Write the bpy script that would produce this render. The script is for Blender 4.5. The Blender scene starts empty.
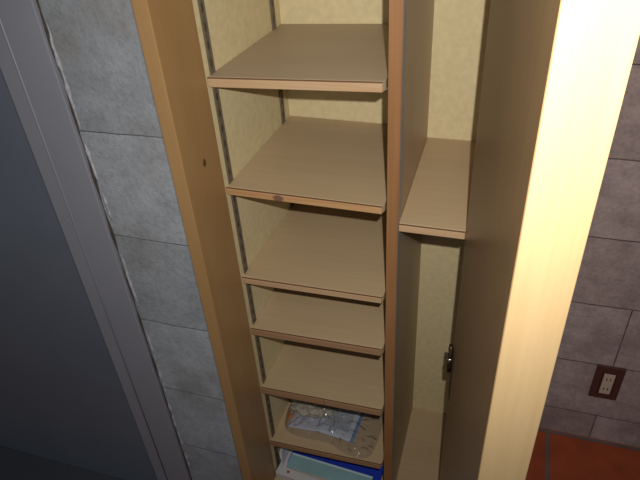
import bpy, bmesh, math, random
from mathutils import Vector, Matrix, noise
random.seed(7)
S = bpy.context.scene
C = S.collection

# ------------------------------------------------------------------ camera
F_PX = 590.9
YAW, PITCH, ROLL = -0.34, 0.6265, -0.0704
CAM = Vector((0.0, -1.2162, 1.5198))
fw = Vector((math.sin(YAW)*math.cos(PITCH), math.cos(YAW)*math.cos(PITCH), -math.sin(PITCH)))
rt = Vector((math.cos(YAW), -math.sin(YAW), 0.0))
up = rt.cross(fw)
r2 = math.cos(ROLL)*rt + math.sin(ROLL)*up
u2 = -math.sin(ROLL)*rt + math.cos(ROLL)*up
cd = bpy.data.cameras.new('camera'); co = bpy.data.objects.new('camera', cd); C.objects.link(co)
cd.sensor_width = 36.0; cd.lens = F_PX*36.0/640.0; cd.clip_start = 0.01
co.matrix_world = Matrix(((r2.x, u2.x, -fw.x, CAM.x), (r2.y, u2.y, -fw.y, CAM.y), (r2.z, u2.z, -fw.z, CAM.z), (0, 0, 0, 1)))
S.camera = co

# ------------------------------------------------------------------ light
W = bpy.data.worlds.new('world'); S.world = W; W.use_nodes = True
bg = W.node_tree.nodes['Background']
bg.inputs['Color'].default_value = (0.88, 0.94, 1.0, 1)
bg.inputs['Strength'].default_value = 0.19
fl = bpy.data.lights.new('camera_flash', 'SPOT'); fo = bpy.data.objects.new('camera_flash', fl); C.objects.link(fo)
fl.energy = 39.5; fl.spot_size = math.radians(102); fl.spot_blend = 1.0; fl.color = (1.0, 0.97, 0.92); fl.shadow_soft_size = 0.006
fo.location = CAM + 0.034*r2 + 0.055*u2 + 0.01*fw
fo.rotation_euler = (fw+0.03*r2+0.13*u2).to_track_quat('-Z', 'Y').to_euler()
S.view_settings.view_transform = 'Standard'
S.view_settings.look = 'None'
S.view_settings.gamma = 1.0
S.view_settings.use_curve_mapping = False
S.view_settings.exposure = 0.0

# ------------------------------------------------------------------ materials
def srgb(r, g, b):
    f = lambda c: (c/12.92 if c <= 0.04045 else ((c+0.055)/1.055)**2.4)
    return (f(r/255), f(g/255), f(b/255), 1)

def new_mat(name):
    m = bpy.data.materials.new(name); m.use_nodes = True
    nt = m.node_tree
    return m, nt, nt.nodes['Principled BSDF']

def plain(name, col, rough=0.6, metal=0.0, spec=0.5, speck=0.0, scale=60):
    m, nt, b = new_mat(name)
    b.inputs['Roughness'].default_value = rough; b.inputs['Metallic'].default_value = metal
    b.inputs['Specular IOR Level'].default_value = spec
    tc = nt.nodes.new('ShaderNodeTexCoord'); nz = nt.nodes.new('ShaderNodeTexNoise')
    nz.inputs['Scale'].default_value = scale; nz.inputs['Detail'].default_value = 4
    nt.links.new(tc.outputs['Object'], nz.inputs['Vector'])
    rp = nt.nodes.new('ShaderNodeValToRGB'); nt.links.new(nz.outputs['Fac'], rp.inputs['Fac'])
    rp.color_ramp.elements[0].position = 0.3; rp.color_ramp.elements[1].position = 0.7
    c = Vector(col[:3])
    rp.color_ramp.elements[0].color = (*(c*(1-speck)), 1); rp.color_ramp.elements[1].color = (*(c*(1+speck)), 1)
    nt.links.new(rp.outputs['Color'], b.inputs['Base Color'])
    return m

def wood(name, dark, light, axis='z', rough=0.45, spec=0.4, fine=1.0, stretch=30.0, mottled=0.25, bump=0.02):
    """grain runs along the axis"""
    m, nt, b = new_mat(name); L = nt.links.new; N = nt.nodes.new
    b.inputs['Roughness'].default_value = rough; b.inputs['Specular IOR Level'].default_value = spec
    tc = N('ShaderNodeTexCoord'); mp = N('ShaderNodeMapping'); L(tc.outputs['Object'], mp.inputs['Vector'])
    sc = [stretch*6*fine]*3; sc['xyz'.index(axis)] = 5*fine
    mp.inputs['Scale'].default_value = sc
    n1 = N('ShaderNodeTexNoise'); n1.inputs['Scale'].default_value = 1.0; n1.inputs['Detail'].default_value = 5; n1.inputs['Roughness'].default_value = 0.6
    L(mp.outputs[0], n1.inputs['Vector'])
    mp2 = N('ShaderNodeMapping'); L(tc.outputs['Object'], mp2.inputs['Vector'])
    sc2 = [14*fine]*3; sc2['xyz'.index(axis)] = 2.5*fine
    mp2.inputs['Scale'].default_value = sc2
    n2 = N('ShaderNodeTexNoise'); n2.inputs['Scale'].default_value = 1.0; n2.inputs['Detail'].default_value = 3
    L(mp2.outputs[0], n2.inputs['Vector'])
    mx = N('ShaderNodeMath'); mx.operation = 'MULTIPLY_ADD'; L(n2.outputs['Fac'], mx.inputs[0]); mx.inputs[1].default_value = mottled
    ml = N('ShaderNodeMath'); ml.operation = 'MULTIPLY'; L(n1.outputs['Fac'], ml.inputs[0]); ml.inputs[1].default_value = 1-mottled
    L(ml.outputs[0], mx.inputs[2])
    rp = N('ShaderNodeValToRGB'); rp.color_ramp.elements[0].position = 0.33; rp.color_ramp.elements[1].position = 0.67
    rp.color_ramp.elements[0].color = dark; rp.color_ramp.elements[1].color = light
    L(mx.outputs[0], rp.inputs['Fac']); L(rp.outputs['Color'], b.inputs['Base Color'])
    bp = N('ShaderNodeBump'); bp.inputs['Strength'].default_value = bump; bp.inputs['Distance'].default_value = 0.002
    L(n1.outputs['Fac'], bp.inputs['Height']); L(bp.outputs[0], b.inputs['Normal'])
    return m

def add_knot(m, loc, sx, sz, col, axis_flat):
    """dark oval knot at a place on a board (object coordinates)"""
    nt = m.node_tree; L = nt.links.new; N = nt.nodes.new
    b = nt.nodes['Principled BSDF']; src = b.inputs['Base Color'].links[0].from_socket
    tc = N('ShaderNodeTexCoord'); sb = N('ShaderNodeVectorMath'); sb.operation = 'SUBTRACT'
    L(tc.outputs['Object'], sb.inputs[0]); sb.inputs[1].default_value = loc
    ms = N('ShaderNodeVectorMath'); ms.operation = 'MULTIPLY'; L(sb.outputs[0], ms.inputs[0])
    v = [1/sx, 1/sx, 1/sz]; v['xyz'.index(axis_flat)] = 20
    ms.inputs[1].default_value = v
    ln = N('ShaderNodeVectorMath'); ln.operation = 'LENGTH'; L(ms.outputs[0], ln.inputs[0])
    rp = N('ShaderNodeValToRGB'); rp.color_ramp.elements[0].position = 0.6; rp.color_ramp.elements[0].color = (1, 1, 1, 1)
    rp.color_ramp.elements[1].position = 1.0; rp.color_ramp.elements[1].color = (0, 0, 0, 1)
    L(ln.outputs['Value'], rp.inputs['Fac'])
    mx = N('ShaderNodeMix'); mx.data_type = 'RGBA'
    L(rp.outputs['Color'], mx.inputs['Factor']); L(src, mx.inputs['A']); mx.inputs['B'].default_value = col
    L(mx.outputs['Result'], b.inputs['Base Color'])

def block_wall(name, c1, c2, joint, ox, oz, rowh, stain, rough=0.9, mortar=0.004, tone=0.5, jsoft=0.25, pit=0.2):
    m, nt, b = new_mat(name); L = nt.links.new; N = nt.nodes.new
    b.inputs['Roughness'].default_value = rough; b.inputs['Specular IOR Level'].default_value = 0.2
    tc = N('ShaderNodeTexCoord'); sp = N('ShaderNodeSeparateXYZ'); L(tc.outputs['Object'], sp.inputs[0])
    # slight wobble of the joints
    wz = N('ShaderNodeTexNoise'); wz.inputs['Scale'].default_value = 9; L(tc.outputs['Object'], wz.inputs['Vector'])
    wm = N('ShaderNodeMath'); wm.operation = 'MULTIPLY_ADD'; L(wz.outputs['Fac'], wm.inputs[0]); wm.inputs[1].default_value = 0.010; wm.inputs[2].default_value = -oz-0.005
    az = N('ShaderNodeMath'); L(sp.outputs['Z'], az.inputs[0]); L(wm.outputs[0], az.inputs[1])
    ax = N('ShaderNodeMath'); L(sp.outputs['X'], ax.inputs[0]); ax.inputs[1].default_value = -ox
    cb = N('ShaderNodeCombineXYZ'); L(ax.outputs[0], cb.inputs['X']); L(az.outputs[0], cb.inputs['Y'])
    bk = N('ShaderNodeTexBrick'); L(cb.outputs[0], bk.inputs['Vector'])
    bk.offset = 0.5; bk.offset_frequency = 2; bk.squash = 1.0
    bk.inputs['Scale'].default_value = 1; bk.inputs['Brick Width'].default_value = 0.4; bk.inputs['Row Height'].default_value = rowh
    bk.inputs['Mortar Size'].default_value = mortar; bk.inputs['Mortar Smooth'].default_value = jsoft; bk.inputs['Bias'].default_value = 0
    bk.inputs['Color1'].default_value = c1; bk.inputs['Color2'].default_value = c2
    bk.inputs['Mortar'].default_value = joint
    # cloudy mottling, fine pits
    n1 = N('ShaderNodeTexNoise'); n1.inputs['Scale'].default_value = 22; n1.inputs['Detail'].default_value = 6; n1.inputs['Roughness'].default_value = 0.65
    L(tc.outputs['Object'], n1.inputs['Vector'])
    rp = N('ShaderNodeValToRGB'); L(n1.outputs['Fac'], rp.inputs['Fac'])
    rp.color_ramp.elements[0].position = 0.3; rp.color_ramp.elements[0].color = (1-tone, 1-tone, 1-tone, 1)
    rp.color_ramp.elements[1].position = 0.62; rp.color_ramp.elements[1].color = (1, 1, 1, 1)
    mm = N('ShaderNodeMix'); mm.data_type = 'RGBA'; mm.blend_type = 'MULTIPLY'; mm.inputs['Factor'].default_value = 1
    L(bk.outputs['Color'], mm.inputs['A']); L(rp.outputs['Color'], mm.inputs['B'])
    n2 = N('ShaderNodeTexNoise'); n2.inputs['Scale'].default_value = 7; n2.inputs['Detail'].default_value = 5
    L(tc.outputs['Object'], n2.inputs['Vector'])
    r2_ = N('ShaderNodeValToRGB'); L(n2.outputs['Fac'], r2_.inputs['Fac'])
    r2_.color_ramp.elements[0].position = 0.52; r2_.color_ramp.elements[0].color = (0, 0, 0, 1)
    r2_.color_ramp.elements[1].position = 0.68; r2_.color_ramp.elements[1].color = (0.6, 0.6, 0.6, 1)
    m2 = N('ShaderNodeMix'); m2.data_type = 'RGBA'; L(r2_.outputs['Color'], m2.inputs['Factor'])
    L(mm.outputs['Result'], m2.inputs['A']); m2.inputs['B'].default_value = stain
    n4 = N('ShaderNodeTexNoise'); n4.inputs['Scale'].default_value = 110; n4.inputs['Detail'].default_value = 5; n4.inputs['Roughness'].default_value = 0.7
    L(tc.outputs['Object'], n4.inputs['Vector'])
    r4 = N('ShaderNodeValToRGB'); L(n4.outputs['Fac'], r4.inputs['Fac'])
    r4.color_ramp.elements[0].position = 0.34; r4.color_ramp.elements[0].color = (1-pit, 1-pit, 1-pit, 1)
    r4.color_ramp.elements[1].position = 0.56; r4.color_ramp.elements[1].color = (1, 1, 1, 1)
    m4 = N('ShaderNodeMix'); m4.data_type = 'RGBA'; m4.blend_type = 'MULTIPLY'; m4.inputs['Factor'].default_value = 1
    L(m2.outputs['Result'], m4.inputs['A']); L(r4.outputs['Color'], m4.inputs['B'])
    L(m4.outputs['Result'], b.inputs['Base Color'])
    n3 = N('ShaderNodeTexNoise'); n3.inputs['Scale'].default_value = 160; n3.inputs['Detail'].default_value = 4
    L(tc.outputs['Object'], n3.inputs['Vector'])
    hm = N('ShaderNodeMath'); hm.operation = 'MULTIPLY_ADD'; L(bk.outputs['Fac'], hm.inputs[0]); hm.inputs[1].default_value = -0.35; L(n3.outputs['Fac'], hm.inputs[2])
    bp = N('ShaderNodeBump'); bp.inputs['Strength'].default_value = 0.35; bp.inputs['Distance'].default_value = 0.003
    L(hm.outputs[0], bp.inputs['Height']); L(bp.outputs[0], b.inputs['Normal'])
    return m

M = {}
M['left_block'] = block_wall('painted_block', srgb(154, 157, 162), srgb(137, 140, 144), srgb(84, 82, 80), -0.495, 0.273, 0.211, srgb(118, 114, 110), tone=0.2, mortar=0.0011, pit=0.2)
M['right_block'] = block_wall('bare_block', srgb(184, 163, 158), srgb(170, 148, 143), srgb(104, 88, 84), 0.357, 0.100, 0.200, srgb(134, 114, 110), tone=0.34, mortar=0.0018, pit=0.2)
M['mortar'] = plain('ragged_plaster', srgb(150, 150, 156), 0.95, speck=0.25, scale=120)
M['crack'] = plain('dark_crack', srgb(62, 55, 50), 0.95, speck=0.3, scale=90)
M['frame_grey'] = plain('grey_paint', srgb(126, 126, 133), 0.5, speck=0.03, scale=8)
M['leaf_blue'] = plain('blue_grey_paint', srgb(92, 98, 108), 0.45, speck=0.05, scale=6)
M['sill'] = plain('sill_grey', srgb(64, 67, 73), 0.6, speck=0.05)
M['jamb'] = wood('jamb_wood', srgb(146, 112, 70), srgb(156, 122, 80), 'z', 0.4, 0.4, mottled=0.6)
M['divider'] = wood('divider_wood', srgb(172, 146, 114), srgb(182, 158, 126), 'z', 0.42, 0.4)
M['shelf_top'] = wood('shelf_veneer', srgb(176, 152, 117), srgb(184, 161, 127), 'x', 0.5, 0.4, fine=0.8, mottled=0.4)
M['edge'] = wood('shelf_edge', srgb(170, 136, 100), srgb(190, 160, 126), 'x', 0.55, 0.3)
M['edge_knot'] = wood('shelf_edge_knotty', srgb(166, 124, 82), srgb(188, 148, 104), 'x', 0.55, 0.3)
M['glue'] = plain('glue_line', srgb(104, 74, 46), 0.8)
M['cream'] = plain('cream_board', srgb(206, 190, 148), 0.7, spec=0.3, speck=0.07, scale=70)
M['door'] = wood('door_veneer', srgb(182, 153, 110), srgb(190, 162, 119), 'z', 0.42, 0.5, fine=0.9, mottled=0.3)
M['steel'] = plain('dull_steel', srgb(114, 102, 86), 0.5, metal=0.3, speck=0.2, scale=200)
M['old_steel'] = plain('old_steel', srgb(74, 62, 46), 0.4, metal=0.7, speck=0.2, scale=200)
M['slot'] = plain('slot_brown', srgb(66, 58, 48), 0.6)
M['dark_steel'] = plain('slot_dark', srgb(30, 28, 26), 0.6)
M['chrome'] = plain('bright_steel', srgb(200, 198, 190), 0.22, metal=1.0)
M['clip'] = plain('grey_clip', srgb(150, 148, 142), 0.4, metal=0.6)

# terracotta floor
def floor_mat():
    m, nt, b = new_mat('terracotta_tile'); L = nt.links.new; N = nt.nodes.new
    b.inputs['Roughness'].default_value = 0.55
    tc = N('ShaderNodeTexCoord'); mp = N('ShaderNodeMapping'); L(tc.outputs['Object'], mp.inputs['Vector'])
    mp.inputs['Location'].default_value = (-0.242, 0.008, 0)
    bk = N('ShaderNodeTexBrick'); L(mp.outputs[0], bk.inputs['Vector']); bk.offset = 0
    bk.inputs['Scale'].default_value = 1; bk.inputs['Brick Width'].default_value = 0.3; bk.inputs['Row Height'].default_value = 0.3
    bk.inputs['Mortar Size'].default_value = 0.006; bk.inputs['Mortar Smooth'].default_value = 0.2
    bk.inputs['Color1'].default_value = srgb(168, 76, 38); bk.inputs['Color2'].default_value = srgb(160, 71, 36); bk.inputs['Mortar'].default_value = srgb(114, 96, 90)
    nz = N('ShaderNodeTexNoise'); nz.inputs['Scale'].default_value = 14; nz.inputs['Detail'].default_value = 5; L(tc.outputs['Object'], nz.inputs['Vector'])
    rp = N('ShaderNodeValToRGB'); L(nz.outputs['Fac'], rp.inputs['Fac']); rp.color_ramp.elements[0].color = (.75, .75, .75, 1); rp.color_ramp.elements[0].position = .3; rp.color_ramp.elements[1].position = .65
    mm = N('ShaderNodeMix'); mm.data_type = 'RGBA'; mm.blend_type = 'MULTIPLY'; mm.inputs['Factor'].default_value = 1
    L(bk.outputs['Color'], mm.inputs['A']); L(rp.outputs['Color'], mm.inputs['B']); L(mm.outputs['Result'], b.inputs['Base Color'])
    bp = N('ShaderNodeBump'); bp.invert = True; bp.inputs['Strength'].default_value = 0.5; bp.inputs['Distance'].default_value = 0.003
    L(bk.outputs['Fac'], bp.inputs['Height']); L(bp.outputs[0], b.inputs['Normal'])
    return m
M['floor'] = floor_mat()

# ------------------------------------------------------------------ mesh helpers
def box(bm, x0, x1, y0, y1, z0, z1, bev=0.0, mi=0):
    t = bmesh.new()
    bmesh.ops.create_cube(t, size=1)
    for v in t.verts:
        v.co = Vector((x0+(v.co.x+.5)*(x1-x0), y0+(v.co.y+.5)*(y1-y0), z0+(v.co.z+.5)*(z1-z0)))
    if bev: bmesh.ops.bevel(t, geom=t.edges[:], offset=bev, segments=2, profile=0.5, affect='EDGES')
    for f in t.faces: f.material_index = mi
    me = bpy.data.meshes.new('t'); t.to_mesh(me); t.free(); bm.from_mesh(me); bpy.data.meshes.remove(me)

def tube(bm, pts, rads, seg=10, mi=0):
    pts = [Vector(p) for p in pts]
    if not hasattr(rads, '__len__'): rads = [rads]*len(pts)
    rings = []
    for i, p in enumerate(pts):
        d = (pts[min(i+1, len(pts)-1)]-pts[max(i-1, 0)]).normalized()
        a = d.orthogonal().normalized() if abs(d.z) < .9 else d.cross(Vector((0, 1, 0))).normalized()
        b_ = d.cross(a)
        rings.append([bm.verts.new(p+rads[i]*(math.cos(2*math.pi*k/seg)*a+math.sin(2*math.pi*k/seg)*b_)) for k in range(seg)])
    for r, q in zip(rings, rings[1:]):
        for k in range(seg):
            f = bm.faces.new((r[k], r[(k+1) % seg], q[(k+1) % seg], q[k])); f.material_index = mi; f.smooth = True
    for r in (rings[0][::-1], rings[-1]):
        f = bm.faces.new(r); f.material_index = mi

def link(name, bm, mats, parent=None, origin=None, smooth=False):
    """world-space bmesh -> one object; its origin goes to `origin` (world) or the parent's origin"""
    bmesh.ops.recalc_face_normals(bm, faces=bm.faces[:])
    po = Vector(parent['_o']) if parent is not None else Vector((0, 0, 0))
    og = Vector(origin) if origin is not None else po
    for v in bm.verts: v.co -= og
    if smooth:
        for f in bm.faces: f.smooth = True
    me = bpy.data.meshes.new(name); bm.to_mesh(me); bm.free()
    for m in (mats if isinstance(mats, (list, tuple)) else [mats]): me.materials.append(m)
    o = bpy.data.objects.new(name, me); C.objects.link(o)
    if parent is not None: o.parent = parent
    o.location = og-po
    o['_o'] = tuple(og)
    return o

def boxes(name, lst, mats, parent=None, bev=0.0, origin=None):
    bm = bmesh.new()
    for t in lst:
        box(bm, *t[:6], bev=bev, mi=t[6] if len(t) > 6 else 0)
    return link(name, bm, mats, parent, origin)

def thing(name, label, cat, loc, group=None):
    o = bpy.data.objects.new(name, None); C.objects.link(o); o.location = loc; o['_o'] = tuple(loc)
    o.empty_display_size = 0.05
    o['label'] = label; o['category'] = cat
    if group: o['group'] = group
    return o

def tag(o, label, cat, group=None):
    o['label'] = label; o['category'] = cat
    if group: o['group'] = group
    return o

def struct(o):
    o['kind'] = 'structure'; return o

# ------------------------------------------------------------------ setting
struct(boxes('floor', [(-2.0, 1.8, -2.2, 0.25, -0.08, 0.0)], M['floor']))
struct(boxes('wall_back', [(-0.515, 1.8, 0.0, 0.2, 0.0, 2.5)], M['right_block']))
WL = -0.487                                   # face of the left wall
struct(boxes('wall_left', [(-0.672, -0.509, WL, 0.0, 0.0, 2.5), (-2.0, -0.672, WL, 0.0, 2.12, 2.5), (-2.0, -1.66, WL, 0.0, 0.0, 2.12)], M['left_block']))

# grey door frame with its stepped profile, and the flat door in it
fr = boxes('trim_1', [(-0.735, -0.6650, WL-0.009, -0.42, 0.0, 2.10), (-0.7700, -0.735, WL-0.0085, -0.42, 0.0, 2.05),
                      (-1.66, -0.735, WL-0.009, -0.42, 2.05, 2.12), (-1.66, -1.59, WL-0.009, -0.42, 0.0, 2.05)], M['frame_grey'], bev=0.0015)
struct(fr)
bm = bmesh.new()
tube(bm, [(-0.7350, WL-0.0085, 0.0), (-0.7350, WL-0.0085, 2.05)], 0.0022, 8)
link('frame_bead', bm, M['frame_grey'], fr)
struct(boxes('trim_2', [(-1.59, -0.7700, -0.62, -0.42, 0.0, 0.005)], M['sill'], bev=0.001))
struct(boxes('door_1', [(-1.585, -0.7715, WL+0.003, WL+0.041, 0.006, 2.045)], M['leaf_blue'], bev=0.001))
# ragged plaster along the frame, and the dark crack behind it
bm = bmesh.new(); z = 0.02
while z < 2.05:
    L_ = random.uniform(0.05, 0.20)
    n = max(4, int(L_/0.006)); pts = []; rr = []
    xo = random.uniform(0.000, 0.005)
    for i in range(n+1):
        t = i/n; zz = z+L_*t
        pts.append((-0.6600+xo+0.003*noise.noise((zz*14, 3, 1))+0.0015*noise.noise((zz*60, 3, 1)), WL-0.0002, zz))
        rr.append(max(0.0005, (0.0028+0.0026*noise.noise((zz*45, 7, 2)))*min(1, 5*t+0.1, 5*(1-t)+0.1)))
    tube(bm, pts, rr, 7)
    z += L_+random.uniform(0.0, 0.08)
link('mortar_bead', bm, M['mortar'], fr)
bm = bmesh.new(); z = 0.0; pts = []; rr = []
while z < 2.08:
    pts.append((-0.6640+0.0022*noise.noise((z*14, 1, 5)), WL, z)); rr.append(max(0.0007, 0.0020+0.0030*noise.noise((z*17, 9, 4)))); z += 0.010
tube(bm, pts, rr, 6)
link('crack_line', bm, M['crack'], fr)

# ------------------------------------------------------------------ the closet
CF = -0.360                                   # front plane of the carcass
CB = -0.030                                   # face of the back panel
cab = thing('storage_cabinet', 'tall narrow built-in wooden cabinet with open door, six shelves and a divider', 'cabinet', (-0.27, -0.2, 0.0))
# brown jamb in line with the left wall
mj = M['jamb']; add_knot(mj, (-0.484+0.27, -0.418+0.2, 1.040), 0.0062, 0.0095, srgb(84, 46, 18), 'x')
add_knot(mj, (-0.484+0.27, -0.415+0.2, 0.395), 0.002, 0.008, srgb(96, 56, 24), 'x')
boxes('jamb', [(-0.5085, -0.4835, -0.4855, -0.362, 0.0, 2.0)], mj, cab, bev=0.0012)
SLANT = 0.0145/(CB+0.3618)                    # the left panel stands slightly out of square
XP = lambda y: -0.4865+max(0.0, y+0.3618)*SLANT
bm = bmesh.new(); box(bm, -0.506, -0.4865, -0.3618, CB, 0.0, 2.0)
for v in bm.verts:
    if v.co.x > -0.49: v.co.x = XP(v.co.y)
sp = link('side_panel', bm, M['cream'], cab)
boxes('side_panel', [(-0.0345, -0.0165, CF, CB, 0.0, 2.0)], M['divider'], cab)
boxes('back_panel', [(-0.506, -0.0165, CB, CB+0.006, 0.0, 2.0)], M['cream'], cab)
boxes('bottom_board', [(-0.4862, -0.0347, -0.392, CB, 0.0, 0.012)], M['shelf_top'], cab)
boxes('top_board', [(-0.4862, -0.0347, CF, CB, 1.982, 2.0)], M['shelf_top'], cab)
dv = boxes('divider', [(-0.1745, -0.1545, CF+0.002, CB-0.0002, 0.0124, 1.9816)], M['divider'], cab)
boxes('front_edging', [(-0.1748, -0.1542, CF-0.002, CF+0.002, 0.0124, 1.9816)], wood('divider_edge', srgb(134, 93, 57), srgb(146, 105, 68), 'z', 0.45), dv, bev=0.0006)

boxes('light_band', [(-0.1545, -0.1541, CF+0.002, CF+0.029, 0.0124, 1.9816)], plain('grey_light_band', srgb(156, 152, 146), 0.5, speck=0.06, scale=40), dv)  # soft grey light near the divider's front, put in as a thin coloured strip

# slotted shelf standards on the left panel (and on the divider)
def standard(x, y0, y1, side):
    bm = bmesh.new()
    xa, xb = (x, x+0.002) if side > 0 else (x-0.002, x)
    box(bm, xa, xb, y0, y1, 0.02, 1.96)
    h = (y1-y0)*0.5; xm = xb if side > 0 else xa
    box(bm, xm-0.0004, xm+0.0004+0.0008*(side > 0), y0, y0+0.0022, 0.02, 1.96)
    box(bm, xm-0.0004, xm+0.0004+0.0008*(side > 0), y1-0.0022, y1, 0.02, 1.96)
    for k in range(64):
        zz = 0.04+k*0.03
        box(bm, xm-0.0003, xm+0.0003, y0+h-0.0028, y0+h+0.0028, zz, zz+0.013, mi=1)
    o = link('shelf_standard', bm, [M['steel'], M['slot']], cab); return o
for y0 in (-0.3440, -0.078):
    standard(XP(y0+0.012), y0, y0+0.016, 1)
    standard(-0.1745, y0, y0+0.016, -1)

# ---- shelves: (z at left front, z at right front, thickness, front left slant)
def shelf(x0, x1, zl, zr, th, y0, y1, edge, clips=True, chip=False, lift=0.0, top=None):
    sl = (zr-zl)/(x1-x0)
    def T(bm):
        for v in bm.verts: v.co.z += zl+(v.co.x-x0)*sl+lift*(v.co.y-y0)/(y1-y0)
    bm = bmesh.new()
    # board with the near right corner cut back a little, as the worn boards have
    prof = [(x0, y0+0.004), (x1-0.003, y0+0.004), (x1, y0+0.012), (x1, y1), (XP(y1)+0.0005 if x0 < -0.4 else x0, y1)]
    vs = [[bm.verts.new((px, py, z)) for px, py in prof] for z in (-th, 0.0)]
    bm.faces.new(vs[1]); bm.faces.new(vs[0][::-1])
    for k in range(5): bm.faces.new((vs[0][k], vs[0][(k+1) % 5], vs[1][(k+1) % 5], vs[1][k]))
    bmesh.ops.bevel(bm, geom=[e for e in bm.edges], offset=0.0006, segments=1, affect='EDGES')
    T(bm)
    o = link('shelf', bm, top or M['shelf_top'], cab)
    bm = bmesh.new()
    box(bm, x0+0.0005, x1-0.003, y0, y0+0.0038, -th+0.0002, -0.0022, bev=0.0009)
    box(bm, x0+0.0005, x1-0.003, y0+0.0012, y0+0.0042, -0.0020, -0.0006, mi=1)
    if chip: box(bm, x0+(x1-x0)*0.535, x0+(x1-x0)*0.54, y0-0.0002, y0+0.003, -th, -0.002, mi=1)
    T(bm)
    link('front_edging', bm, [edge, M['glue']], o)
    if clips:
        for (cx, cy, s) in ((x0, y0+0.03, -1), (x1, y0+0.03, 1), (x0, -0.075, -1), (x1, -0.075, 1)):
            bm = bmesh.new()
            zb = zl+(cx-x0)*sl-th+lift*(cy-y0)/(y1-y0)
            if s < 0: cx = XP(cy)+0.0005
            if s > 0:
                tube(bm, [(cx-0.012, cy, zb-0.0035), (cx+0.0075, cy, zb-0.0035)], 0.0034, 8)
                box(bm, cx+0.0035, cx+0.0068, cy-0.018, cy+0.005, zb-0.006, zb+th*0.9, bev=0.001)
            else:
                tube(bm, [(cx+0.0018, cy, zb-0.003), (cx+0.012, cy, zb-0.003)], 0.0028, 8)
            link('shelf_clip', bm, M['clip'], o)
    return o
XL, XR = -0.4860, -0.1815
M['edge_knot'] = M['edge_knot']; add_knot(M['edge_knot'], (-0.3805+0.27, -0.36+0.2, 0.9435), 0.013, 0.0085, srgb(116, 84, 68), 'y')
E_ = M['edge']
E_pink = wood('shelf_edge_rosy', srgb(146, 110, 80), srgb(164, 130, 98), 'x', 0.55, 0.3)
shelf(XL, XR, 1.1690, 1.1785, 0.0170, -0.357, CB-0.001, E_, lift=-0.006, top=wood('shelf_veneer_grey', srgb(166, 146, 119), srgb(174, 155, 129), 'x', 0.5, 0.4, fine=0.8, mottled=0.4))
shelf(XL, XR, 0.9540, 0.9505, 0.0155, -0.357, CB-0.001, M['edge_knot'], lift=0.003)
shelf(XL, XR, 0.7330, 0.7375, 0.0150, -0.357, CB-0.001, E_)
shelf(XL, XR, 0.5830, 0.5910, 0.0190, -0.357, CB-0.001, E_pink)
shelf(XL, XR, 0.3815, 0.3905, 0.0210, -0.357, CB-0.001, E_pink, chip=True)
shelf(XL, XR, 0.1640, 0.1740, 0.0180, -0.357, CB-0.001, E_pink)
# wider fixed shelf in the right-hand bay
shelf(-0.1540, -0.0350, 0.9185, 0.9185, 0.0155, -0.357, CB-0.001, E_, clips=False, lift=0.012)

# ---- the door, hinged at the right and swung past square
HX, HY = -0.0360, -0.366
DW, DT = 0.462, 0.0482
ux, uy = 0.0597, -0.455
ul = math.hypot(ux, uy); ux, uy = ux/ul, uy/ul
def dpt(a, t, z):        # a along the leaf from the hinge, t through its thickness (to the right)
    return Vector((HX+ux*a-uy*t, HY+uy*a+ux*t, z))
def door_box(bm, a0, a1, t0, t1, z0, z1, bev=0, mi=0):
    t = bmesh.new(); box(t, a0, a1, t0, t1, z0, z1, bev, mi)
    for v in t.verts: v.co = dpt(v.co.x, v.co.y, v.co.z)
    me = bpy.data.meshes.new('t'); t.to_mesh(me); t.free(); bm.from_mesh(me); bpy.data.meshes.remove(me)
bm = bmesh.new(); door_box(bm, 0.0, DW, 0.0, DT, 0.012, 1.99, 0.0012)
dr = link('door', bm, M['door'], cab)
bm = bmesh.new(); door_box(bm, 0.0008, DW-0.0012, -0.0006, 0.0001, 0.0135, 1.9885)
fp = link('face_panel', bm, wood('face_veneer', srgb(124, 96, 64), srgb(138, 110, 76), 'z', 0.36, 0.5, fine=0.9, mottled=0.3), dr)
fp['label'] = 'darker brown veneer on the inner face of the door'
bm = bmesh.new()
door_box(bm, 0.004, 0.030, -0.0018, -0.0004, 0.520, 0.652)
hg = link('hinge', bm, M['old_steel'], dr)
bm = bmesh.new()
c0 = dpt(-0.001, -0.0052, 0.0)
tube(bm, [(c0.x, c0.y, z) for z in (0.575, 0.650)], 0.0042, 12)
for zz in (0.59, 0.625, 0.64):
    tube(bm, [(c0.x, c0.y, zz-0.001), (c0.x, c0.y, zz+0.001)], 0.0051, 12)
link('knuckle', bm, M['old_steel'], hg)
bm = bmesh.new()
tube(bm, [(c0.x, c0.y, z) for z in (0.602, 0.604, 0.608, 0.612, 0.614)], [0.0044, 0.0058, 0.0064, 0.0056, 0.0044], 14)
link('pin_tip', bm, M['chrome'], hg, smooth=True)

# ------------------------------------------------------------------ outlet on the back wall
ou = thing('wall_outlet', 'dark brown outlet plate with two beige sockets low on the grey block wall', 'outlet', (0.354, 0.0, 0.242))
boxes('cover_plate', [(0.319, 0.389, -0.007, 0.0, 0.181, 0.303)], plain('plate_brown', srgb(82, 48, 42), 0.4), ou, bev=0.002)
boxes('plate_rim', [(0.336, 0.372, -0.0085, -0.0065, 0.200, 0.284)], plain('plate_brown_dark', srgb(66, 38, 34), 0.4), ou, bev=0.0008)
ins = boxes('socket_insert', [(0.3405, 0.3675, -0.0105, -0.007, 0.2045, 0.2795)], plain('socket_beige', srgb(196, 172, 152), 0.45), ou, bev=0.0008)
for zc in (0.2235, 0.2605):
    for xc in (0.3492, 0.3588):
        boxes('contact_slot', [(xc-0.0012, xc+0.0012, -0.0108, -0.0100, zc-0.0045, zc+0.0045)], M['dark_steel'], ins)

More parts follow.
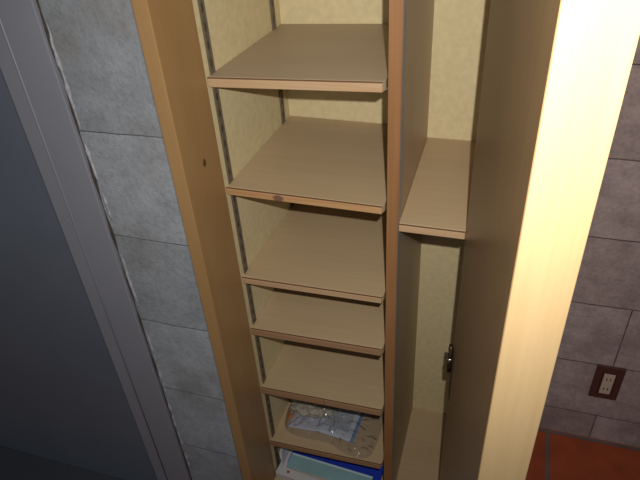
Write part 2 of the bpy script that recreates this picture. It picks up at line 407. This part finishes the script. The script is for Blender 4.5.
# ------------------------------------------------------------------ things on the lowest shelf
ZS = lambda x: 0.1640+(x-XL)*0.0100/(XR-XL)
def sheet(name, poly, z, th, mat, nx=14, ny=10, wav=0.002, parent=None, seed=0):
    """a thin bent sheet over a four-cornered plan outline (world x, y)"""
    p = [Vector((*q, 0)) for q in poly]
    bm = bmesh.new(); g = {}
    uvl = bm.loops.layers.uv.new('UVMap'); uvs = {}
    for s in (0, 1):
        for i in range(nx+1):
            for j in range(ny+1):
                u, v = i/nx, j/ny
                q = (p[0]*(1-u)+p[1]*u)*(1-v)+(p[3]*(1-u)+p[2]*u)*v
                h = wav*(noise.noise((q.x*18+seed, q.y*18, seed))+0.6)
                zz = (z(q.x) if callable(z) else z)+max(0, h)+s*th
                g[s, i, j] = bm.verts.new((q.x, q.y, zz)); uvs[g[s, i, j]] = (u, v)
    for i in range(nx):
        for j in range(ny):
            bm.faces.new((g[1, i, j], g[1, i+1, j], g[1, i+1, j+1], g[1, i, j+1]))
            bm.faces.new((g[0, i, j], g[0, i, j+1], g[0, i+1, j+1], g[0, i+1, j]))
    for i in range(nx):
        for j in (0, ny): bm.faces.new((g[0, i, j], g[0, i+1, j], g[1, i+1, j], g[1, i, j]))
    for j in range(ny):
        for i in (0, nx): bm.faces.new((g[0, i, j], g[0, i, j+1], g[1, i, j+1], g[1, i, j]))
    for f in bm.faces:
        f.smooth = True
        for l in f.loops: l[uvl].uv = uvs[l.vert]
    return link(name, bm, mat, parent, origin=(*[sum(q[k] for q in poly)/4 for k in (0, 1)], z(poly[0][0]) if callable(z) else z))

def printed(name, paper, ink, band, edge0, lines=15, block=(0.10, 0.78, 0.18, 0.9)):
    """white paper with faint rows of print and a coloured band down one side"""
    m, nt, b = new_mat(name); L = nt.links.new; N = nt.nodes.new
    b.inputs['Roughness'].default_value = 0.7
    tc = N('ShaderNodeTexCoord'); sp_ = N('ShaderNodeSeparateXYZ'); L(tc.outputs['UV'], sp_.inputs[0])
    def mth(op, a, b2, c=None):
        n = N('ShaderNodeMath'); n.operation = op
        for i, s in enumerate((a, b2, c)):
            if s is None: continue
            if isinstance(s, (int, float)): n.inputs[i].default_value = s
            else: L(s, n.inputs[i])
        return n.outputs[0]
    U, V = sp_.outputs['X'], sp_.outputs['Y']
    rows = mth('GREATER_THAN', mth('FRACT', mth('MULTIPLY', V, lines), 0), 0.42)
    nz = N('ShaderNodeTexNoise'); nz.inputs['Scale'].default_value = 1
    mp = N('ShaderNodeMapping'); mp.inputs['Scale'].default_value = (60, lines, 1); L(tc.outputs['UV'], mp.inputs['Vector']); L(mp.outputs[0], nz.inputs['Vector'])
    words = mth('GREATER_THAN', nz.outputs['Fac'], 0.42)
    ins_ = mth('MULTIPLY', mth('MULTIPLY', mth('GREATER_THAN', U, block[0]), mth('LESS_THAN', U, block[1])), mth('MULTIPLY', mth('GREATER_THAN', V, block[2]), mth('LESS_THAN', V, block[3])))
    fac = mth('MULTIPLY', mth('MULTIPLY', rows, words), ins_)
    fac = mth('MAXIMUM', fac, mth('MULTIPLY', ins_, 0.45))
    mx = N('ShaderNodeMix'); mx.data_type = 'RGBA'; L(fac, mx.inputs['Factor']); mx.inputs['A'].default_value = paper; mx.inputs['B'].default_value = ink
    bf = mth('MULTIPLY', mth('GREATER_THAN', U, edge0), mth('LESS_THAN', U, edge0+0.09))
    m2 = N('ShaderNodeMix'); m2.data_type = 'RGBA'; L(bf, m2.inputs['Factor']); L(mx.outputs['Result'], m2.inputs['A']); m2.inputs['B'].default_value = band
    L(m2.outputs['Result'], b.inputs['Base Color'])
    return m
zlay = lambda k: (lambda x: ZS(x)+0.001+k)
lf = sheet('printed_leaflet', [(-0.372, -0.303), (-0.266, -0.316), (-0.255, -0.19), (-0.372, -0.16)], zlay(0.0055), 0.0012,
           printed('leaflet_print', srgb(176, 186, 206), srgb(134, 142, 158), srgb(84, 108, 154), 0.9, lines=22), wav=0.004, seed=3)
tag(lf, 'white leaflet with rows of grey print and a blue stripe inside the clear bag', 'leaflet')
fs = sheet('folded_paper', [(-0.455, -0.303), (-0.358, -0.302), (-0.372, -0.19), (-0.445, -0.20)], zlay(0.001), 0.001,
           printed('paper_print', srgb(172, 176, 198), srgb(164, 168, 192), srgb(56, 84, 136), 0.86, block=(.1, .5, .5, .8)), wav=0.003, seed=5)
tag(fs, 'pale paper with dark blue edge lying left of the printed leaflet', 'paper')
# crumpled beige wrapper
bm = bmesh.new()
bmesh.ops.create_icosphere(bm, subdivisions=5, radius=1)
for v in bm.verts:
    d = v.co.normalized(); k = 1+0.28*noise.noise(d*2.3)+0.16*noise.noise(d*5+Vector((3, 1, 2)))-0.10*abs(noise.noise(d*9))
    q = Vector((d.x*0.060, d.y*0.036, d.z*0.018))*k
    v.co = q+Vector((-0.402, -0.236, 0.1915))
wr = link('crumpled_wrapper', bm, plain('beige_film', srgb(150, 143, 130), 0.5, speck=0.25, scale=45), origin=(-0.402, -0.236, 0.176), smooth=True)
tag(wr, 'crumpled beige wrapper bunched at the back left of the clear bag', 'wrapper')
bm = bmesh.new()
box(bm, -0.468, -0.446, -0.276, -0.262, 0.1665, 0.1705, bev=0.001)
tg = link('paper_scrap', bm, plain('orange_scrap', srgb(196, 118, 58), 0.6), origin=(-0.457, -0.269, 0.167))
tag(tg, 'small orange scrap beside the crumpled beige wrapper in the bag', 'scrap')

# clear plastic bag over all of it
def film():
    m = bpy.data.materials.new('clear_film'); m.use_nodes = True; nt = m.node_tree; nt.nodes.clear(); N = nt.nodes.new; L = nt.links.new
    out = N('ShaderNodeOutputMaterial'); tr = N('ShaderNodeBsdfTransparent'); tr.inputs['Color'].default_value = (0.90, 0.88, 0.85, 1)
    gl = N('ShaderNodeBsdfGlossy'); gl.inputs['Roughness'].default_value = 0.11; gl.inputs['Color'].default_value = (1, 1, 1, 1)
    lw = N('ShaderNodeLayerWeight'); lw.inputs['Blend'].default_value = 0.25
    tc = N('ShaderNodeTexCoord'); nz = N('ShaderNodeTexNoise'); nz.inputs['Scale'].default_value = 48; nz.inputs['Detail'].default_value = 2
    L(tc.outputs['Object'], nz.inputs['Vector'])
    bp = N('ShaderNodeBump'); bp.inputs['Strength'].default_value = 0.75; bp.inputs['Distance'].default_value = 0.004; L(nz.outputs['Fac'], bp.inputs['Height'])
    L(bp.outputs[0], gl.inputs['Normal']); L(bp.outputs[0], lw.inputs['Normal'])
    mx = N('ShaderNodeMixShader'); ck = N('ShaderNodeMath'); ck.operation = 'MULTIPLY'; ck.inputs[1].default_value = 0.6; L(lw.outputs['Fresnel'], ck.inputs[0]); L(ck.outputs[0], mx.inputs['Fac']); L(tr.outputs[0], mx.inputs[1]); L(gl.outputs[0], mx.inputs[2]); df = N('ShaderNodeBsdfDiffuse'); df.inputs['Color'].default_value = (0.85, 0.83, 0.80, 1)
    m2 = N('ShaderNodeMixShader'); m2.inputs['Fac'].default_value = 0.06; L(mx.outputs[0], m2.inputs[1]); L(df.outputs[0], m2.inputs[2]); L(m2.outputs[0], out.inputs['Surface'])
    return m
outl = [(-0.470, -0.20), (-0.472, -0.262), (-0.456, -0.312), (-0.405, -0.326), (-0.335, -0.326), (-0.285, -0.345), (-0.238, -0.351), (-0.213, -0.330), (-0.206, -0.255), (-0.212, -0.15), (-0.33, -0.12), (-0.45, -0.13)]
cen = Vector((-0.345, -0.235))
bm = bmesh.new(); NR, NA = 18, 96; top = {}; bot = {}
def oat(a):
    t = a/NA*len(outl); i = int(t) % len(outl); f = t-int(t)
    P = [Vector(outl[(i+k-1) % len(outl)]) for k in range(4)]
    return 0.5*((2*P[1])+(P[2]-P[0])*f+(2*P[0]-5*P[1]+4*P[2]-P[3])*f*f+(3*P[1]-P[0]-3*P[2]+P[3])*f**3)
for r in range(NR+1):
    for a in range(NA):
        if r == 0 and a: continue
        t = r/NR; q = cen+(oat(a)-cen)*t
        hump = 0.030*(1-t**1.6)*(0.45+0.55*max(0, min(1, (q.y+0.33)/0.1)))
        cr = 0.010*(abs(noise.noise((q.x*38, q.y*38, 2)))+0.7*abs(noise.noise((q.x*80, q.y*80, 5))))*(1 if t < .98 else .3)
        z0 = ZS(q.x)+0.0006
        top[r, a] = bm.verts.new((q.x, q.y, z0+0.0010+0.009*(1-t**6)+hump+cr))
        bot[r, a] = bm.verts.new((q.x, q.y, z0)) 
for D, fl_ in ((top, 0), (bot, 1)):
    for a in range(NA):
        b2 = (a+1) % NA
        bm.faces.new((D[0, 0], D[1, a], D[1, b2]))
        for r in range(1, NR):
            bm.faces.new((D[r, a], D[r+1, a], D[r+1, b2], D[r, b2]))
bg_ = link('plastic_bag', bm, film(), origin=(-0.345, -0.235, 0.168))
tag(bg_, 'crinkled clear plastic bag with papers inside lying on the lowest shelf', 'bag')

# ------------------------------------------------------------------ papers on the cabinet's bottom board
def rotbox(name, cx, cy, w, d, z0, z1, ang, mat, bev=0.001, extra=None):
    bm = bmesh.new(); box(bm, -w/2, w/2, -d/2, d/2, z0, z1, bev)
    if extra: extra(bm)
    R = Matrix.Rotation(ang, 4, 'Z')
    for v in bm.verts:
        v.co = R @ v.co; v.co.x += cx; v.co.y += cy
    return link(name, bm, mat, origin=(cx, cy, z0))
white = plain('white_paper', srgb(206, 206, 214), 0.7, speck=0.04, scale=30)
def pages(name, c1, c2):
    m, nt, b = new_mat(name); L = nt.links.new; N = nt.nodes.new
    tc = N('ShaderNodeTexCoord'); sp_ = N('ShaderNodeSeparateXYZ'); L(tc.outputs['Object'], sp_.inputs[0])
    wv = N('ShaderNodeMath'); wv.operation = 'MULTIPLY'; L(sp_.outputs['Z'], wv.inputs[0]); wv.inputs[1].default_value = 700
    fr_ = N('ShaderNodeMath'); fr_.operation = 'FRACT'; L(wv.outputs[0], fr_.inputs[0])
    mx = N('ShaderNodeMix'); mx.data_type = 'RGBA'; L(fr_.outputs[0], mx.inputs['Factor']); mx.inputs['A'].default_value = c1; mx.inputs['B'].default_value = c2
    L(mx.outputs['Result'], b.inputs['Base Color']); b.inputs['Roughness'].default_value = 0.75
    return m
pw = pages('page_block', srgb(206, 204, 206), srgb(180, 176, 174))
ds = rotbox('document_stack', -0.333, -0.236, 0.272, 0.285, 0.0125, 0.036, math.radians(-5), [pw])
tag(ds, 'thick white document at the bottom of the pile, red mark near its corner', 'document')
bm = bmesh.new()
for k in range(1):
    t = bmesh.new(); bmesh.ops.create_cone(t, cap_ends=True, segments=18, radius1=0.0042, radius2=0.0042, depth=0.0006)
    for v in t.verts: v.co += Vector((-0.4465, -0.3555, 0.0364))
    me = bpy.data.meshes.new('t'); t.to_mesh(me); t.free(); bm.from_mesh(me); bpy.data.meshes.remove(me)
o = link('red_mark', bm, plain('red_ink', srgb(150, 70, 72), 0.6), ds)
bf = rotbox('blue_folder', -0.318, -0.205, 0.262, 0.270, 0.0365, 0.047, math.radians(-3), plain('blue_cover', srgb(34, 60, 178), 0.4, speck=0.05, scale=20))
tag(bf, 'bright blue folder on the white document under the mint booklet', 'folder')
mb = rotbox('mint_booklet', -0.333, -0.334, 0.238, 0.046, 0.0478, 0.0526, math.radians(-3.5), plain('mint_cover', srgb(138, 172, 178), 0.5, speck=0.06, scale=25))
tag(mb, 'narrow mint green booklet lying along the front of the blue folder', 'booklet')
bm = bmesh.new(); R = Matrix.Rotation(math.radians(-3.5), 4, 'Z')
box(bm, -0.118, 0.118, 0.0165, 0.0222, 0.0524, 0.0530)
for v in bm.verts:
    v.co = R @ v.co; v.co.x += -0.333; v.co.y += -0.334
link('pale_border', bm, plain('mint_border', srgb(190, 212, 216), 0.5), mb)
bs = rotbox('beige_sheet', -0.340, -0.3435, 0.218, 0.036, 0.0473, 0.0476, math.radians(-6), plain('beige_paper', srgb(186, 168, 144), 0.7), bev=0.0)
tag(bs, 'beige paper strip peeping out below the front edge of the mint booklet', 'paper')
# loose sheets leaning on the left panel
def leaning(cx, y0, y1, xt, zt, zb, label, mat, seed):
    bm = bmesh.new(); n = 10; g = {}
    for s in (0, 1):
        for i in range(n+1):
            for j in range(n+1):
                u, v = i/n, j/n
                x = cx+(xt-cx)*(v+0.25*v*(1-v))+0.0035*noise.noise((u*3, v*3, seed))
                g[s, i, j] = bm.verts.new((x+s*0.0008, y0+(y1-y0)*u+0.012*v, zb+(zt-zb)*v))
    for i in range(n):
        for j in range(n):
            bm.faces.new((g[0, i, j], g[0, i+1, j], g[0, i+1, j+1], g[0, i, j+1])); bm.faces.new((g[1, i, j], g[1, i, j+1], g[1, i+1, j+1], g[1, i+1, j]))
    for i in range(n):
        for j in (0, n): bm.faces.new((g[0, i, j], g[1, i, j], g[1, i+1, j], g[0, i+1, j]))
        for j in (0, n): bm.faces.new((g[0, j, i], g[1, j, i], g[1, j, i+1], g[0, j, i+1]))
    o = link('loose_paper', bm, mat, origin=(cx, (y0+y1)/2, zb), smooth=True)
    tag(o, label, 'paper')
leaning(-0.4675, -0.350, -0.20, -0.4735, 0.092, 0.0366, 'white loose sheet leaning on the cabinet side, left of the blue folder', white, 2)

for o in list(bpy.data.objects):
    if '_o' in o: del o['_o']
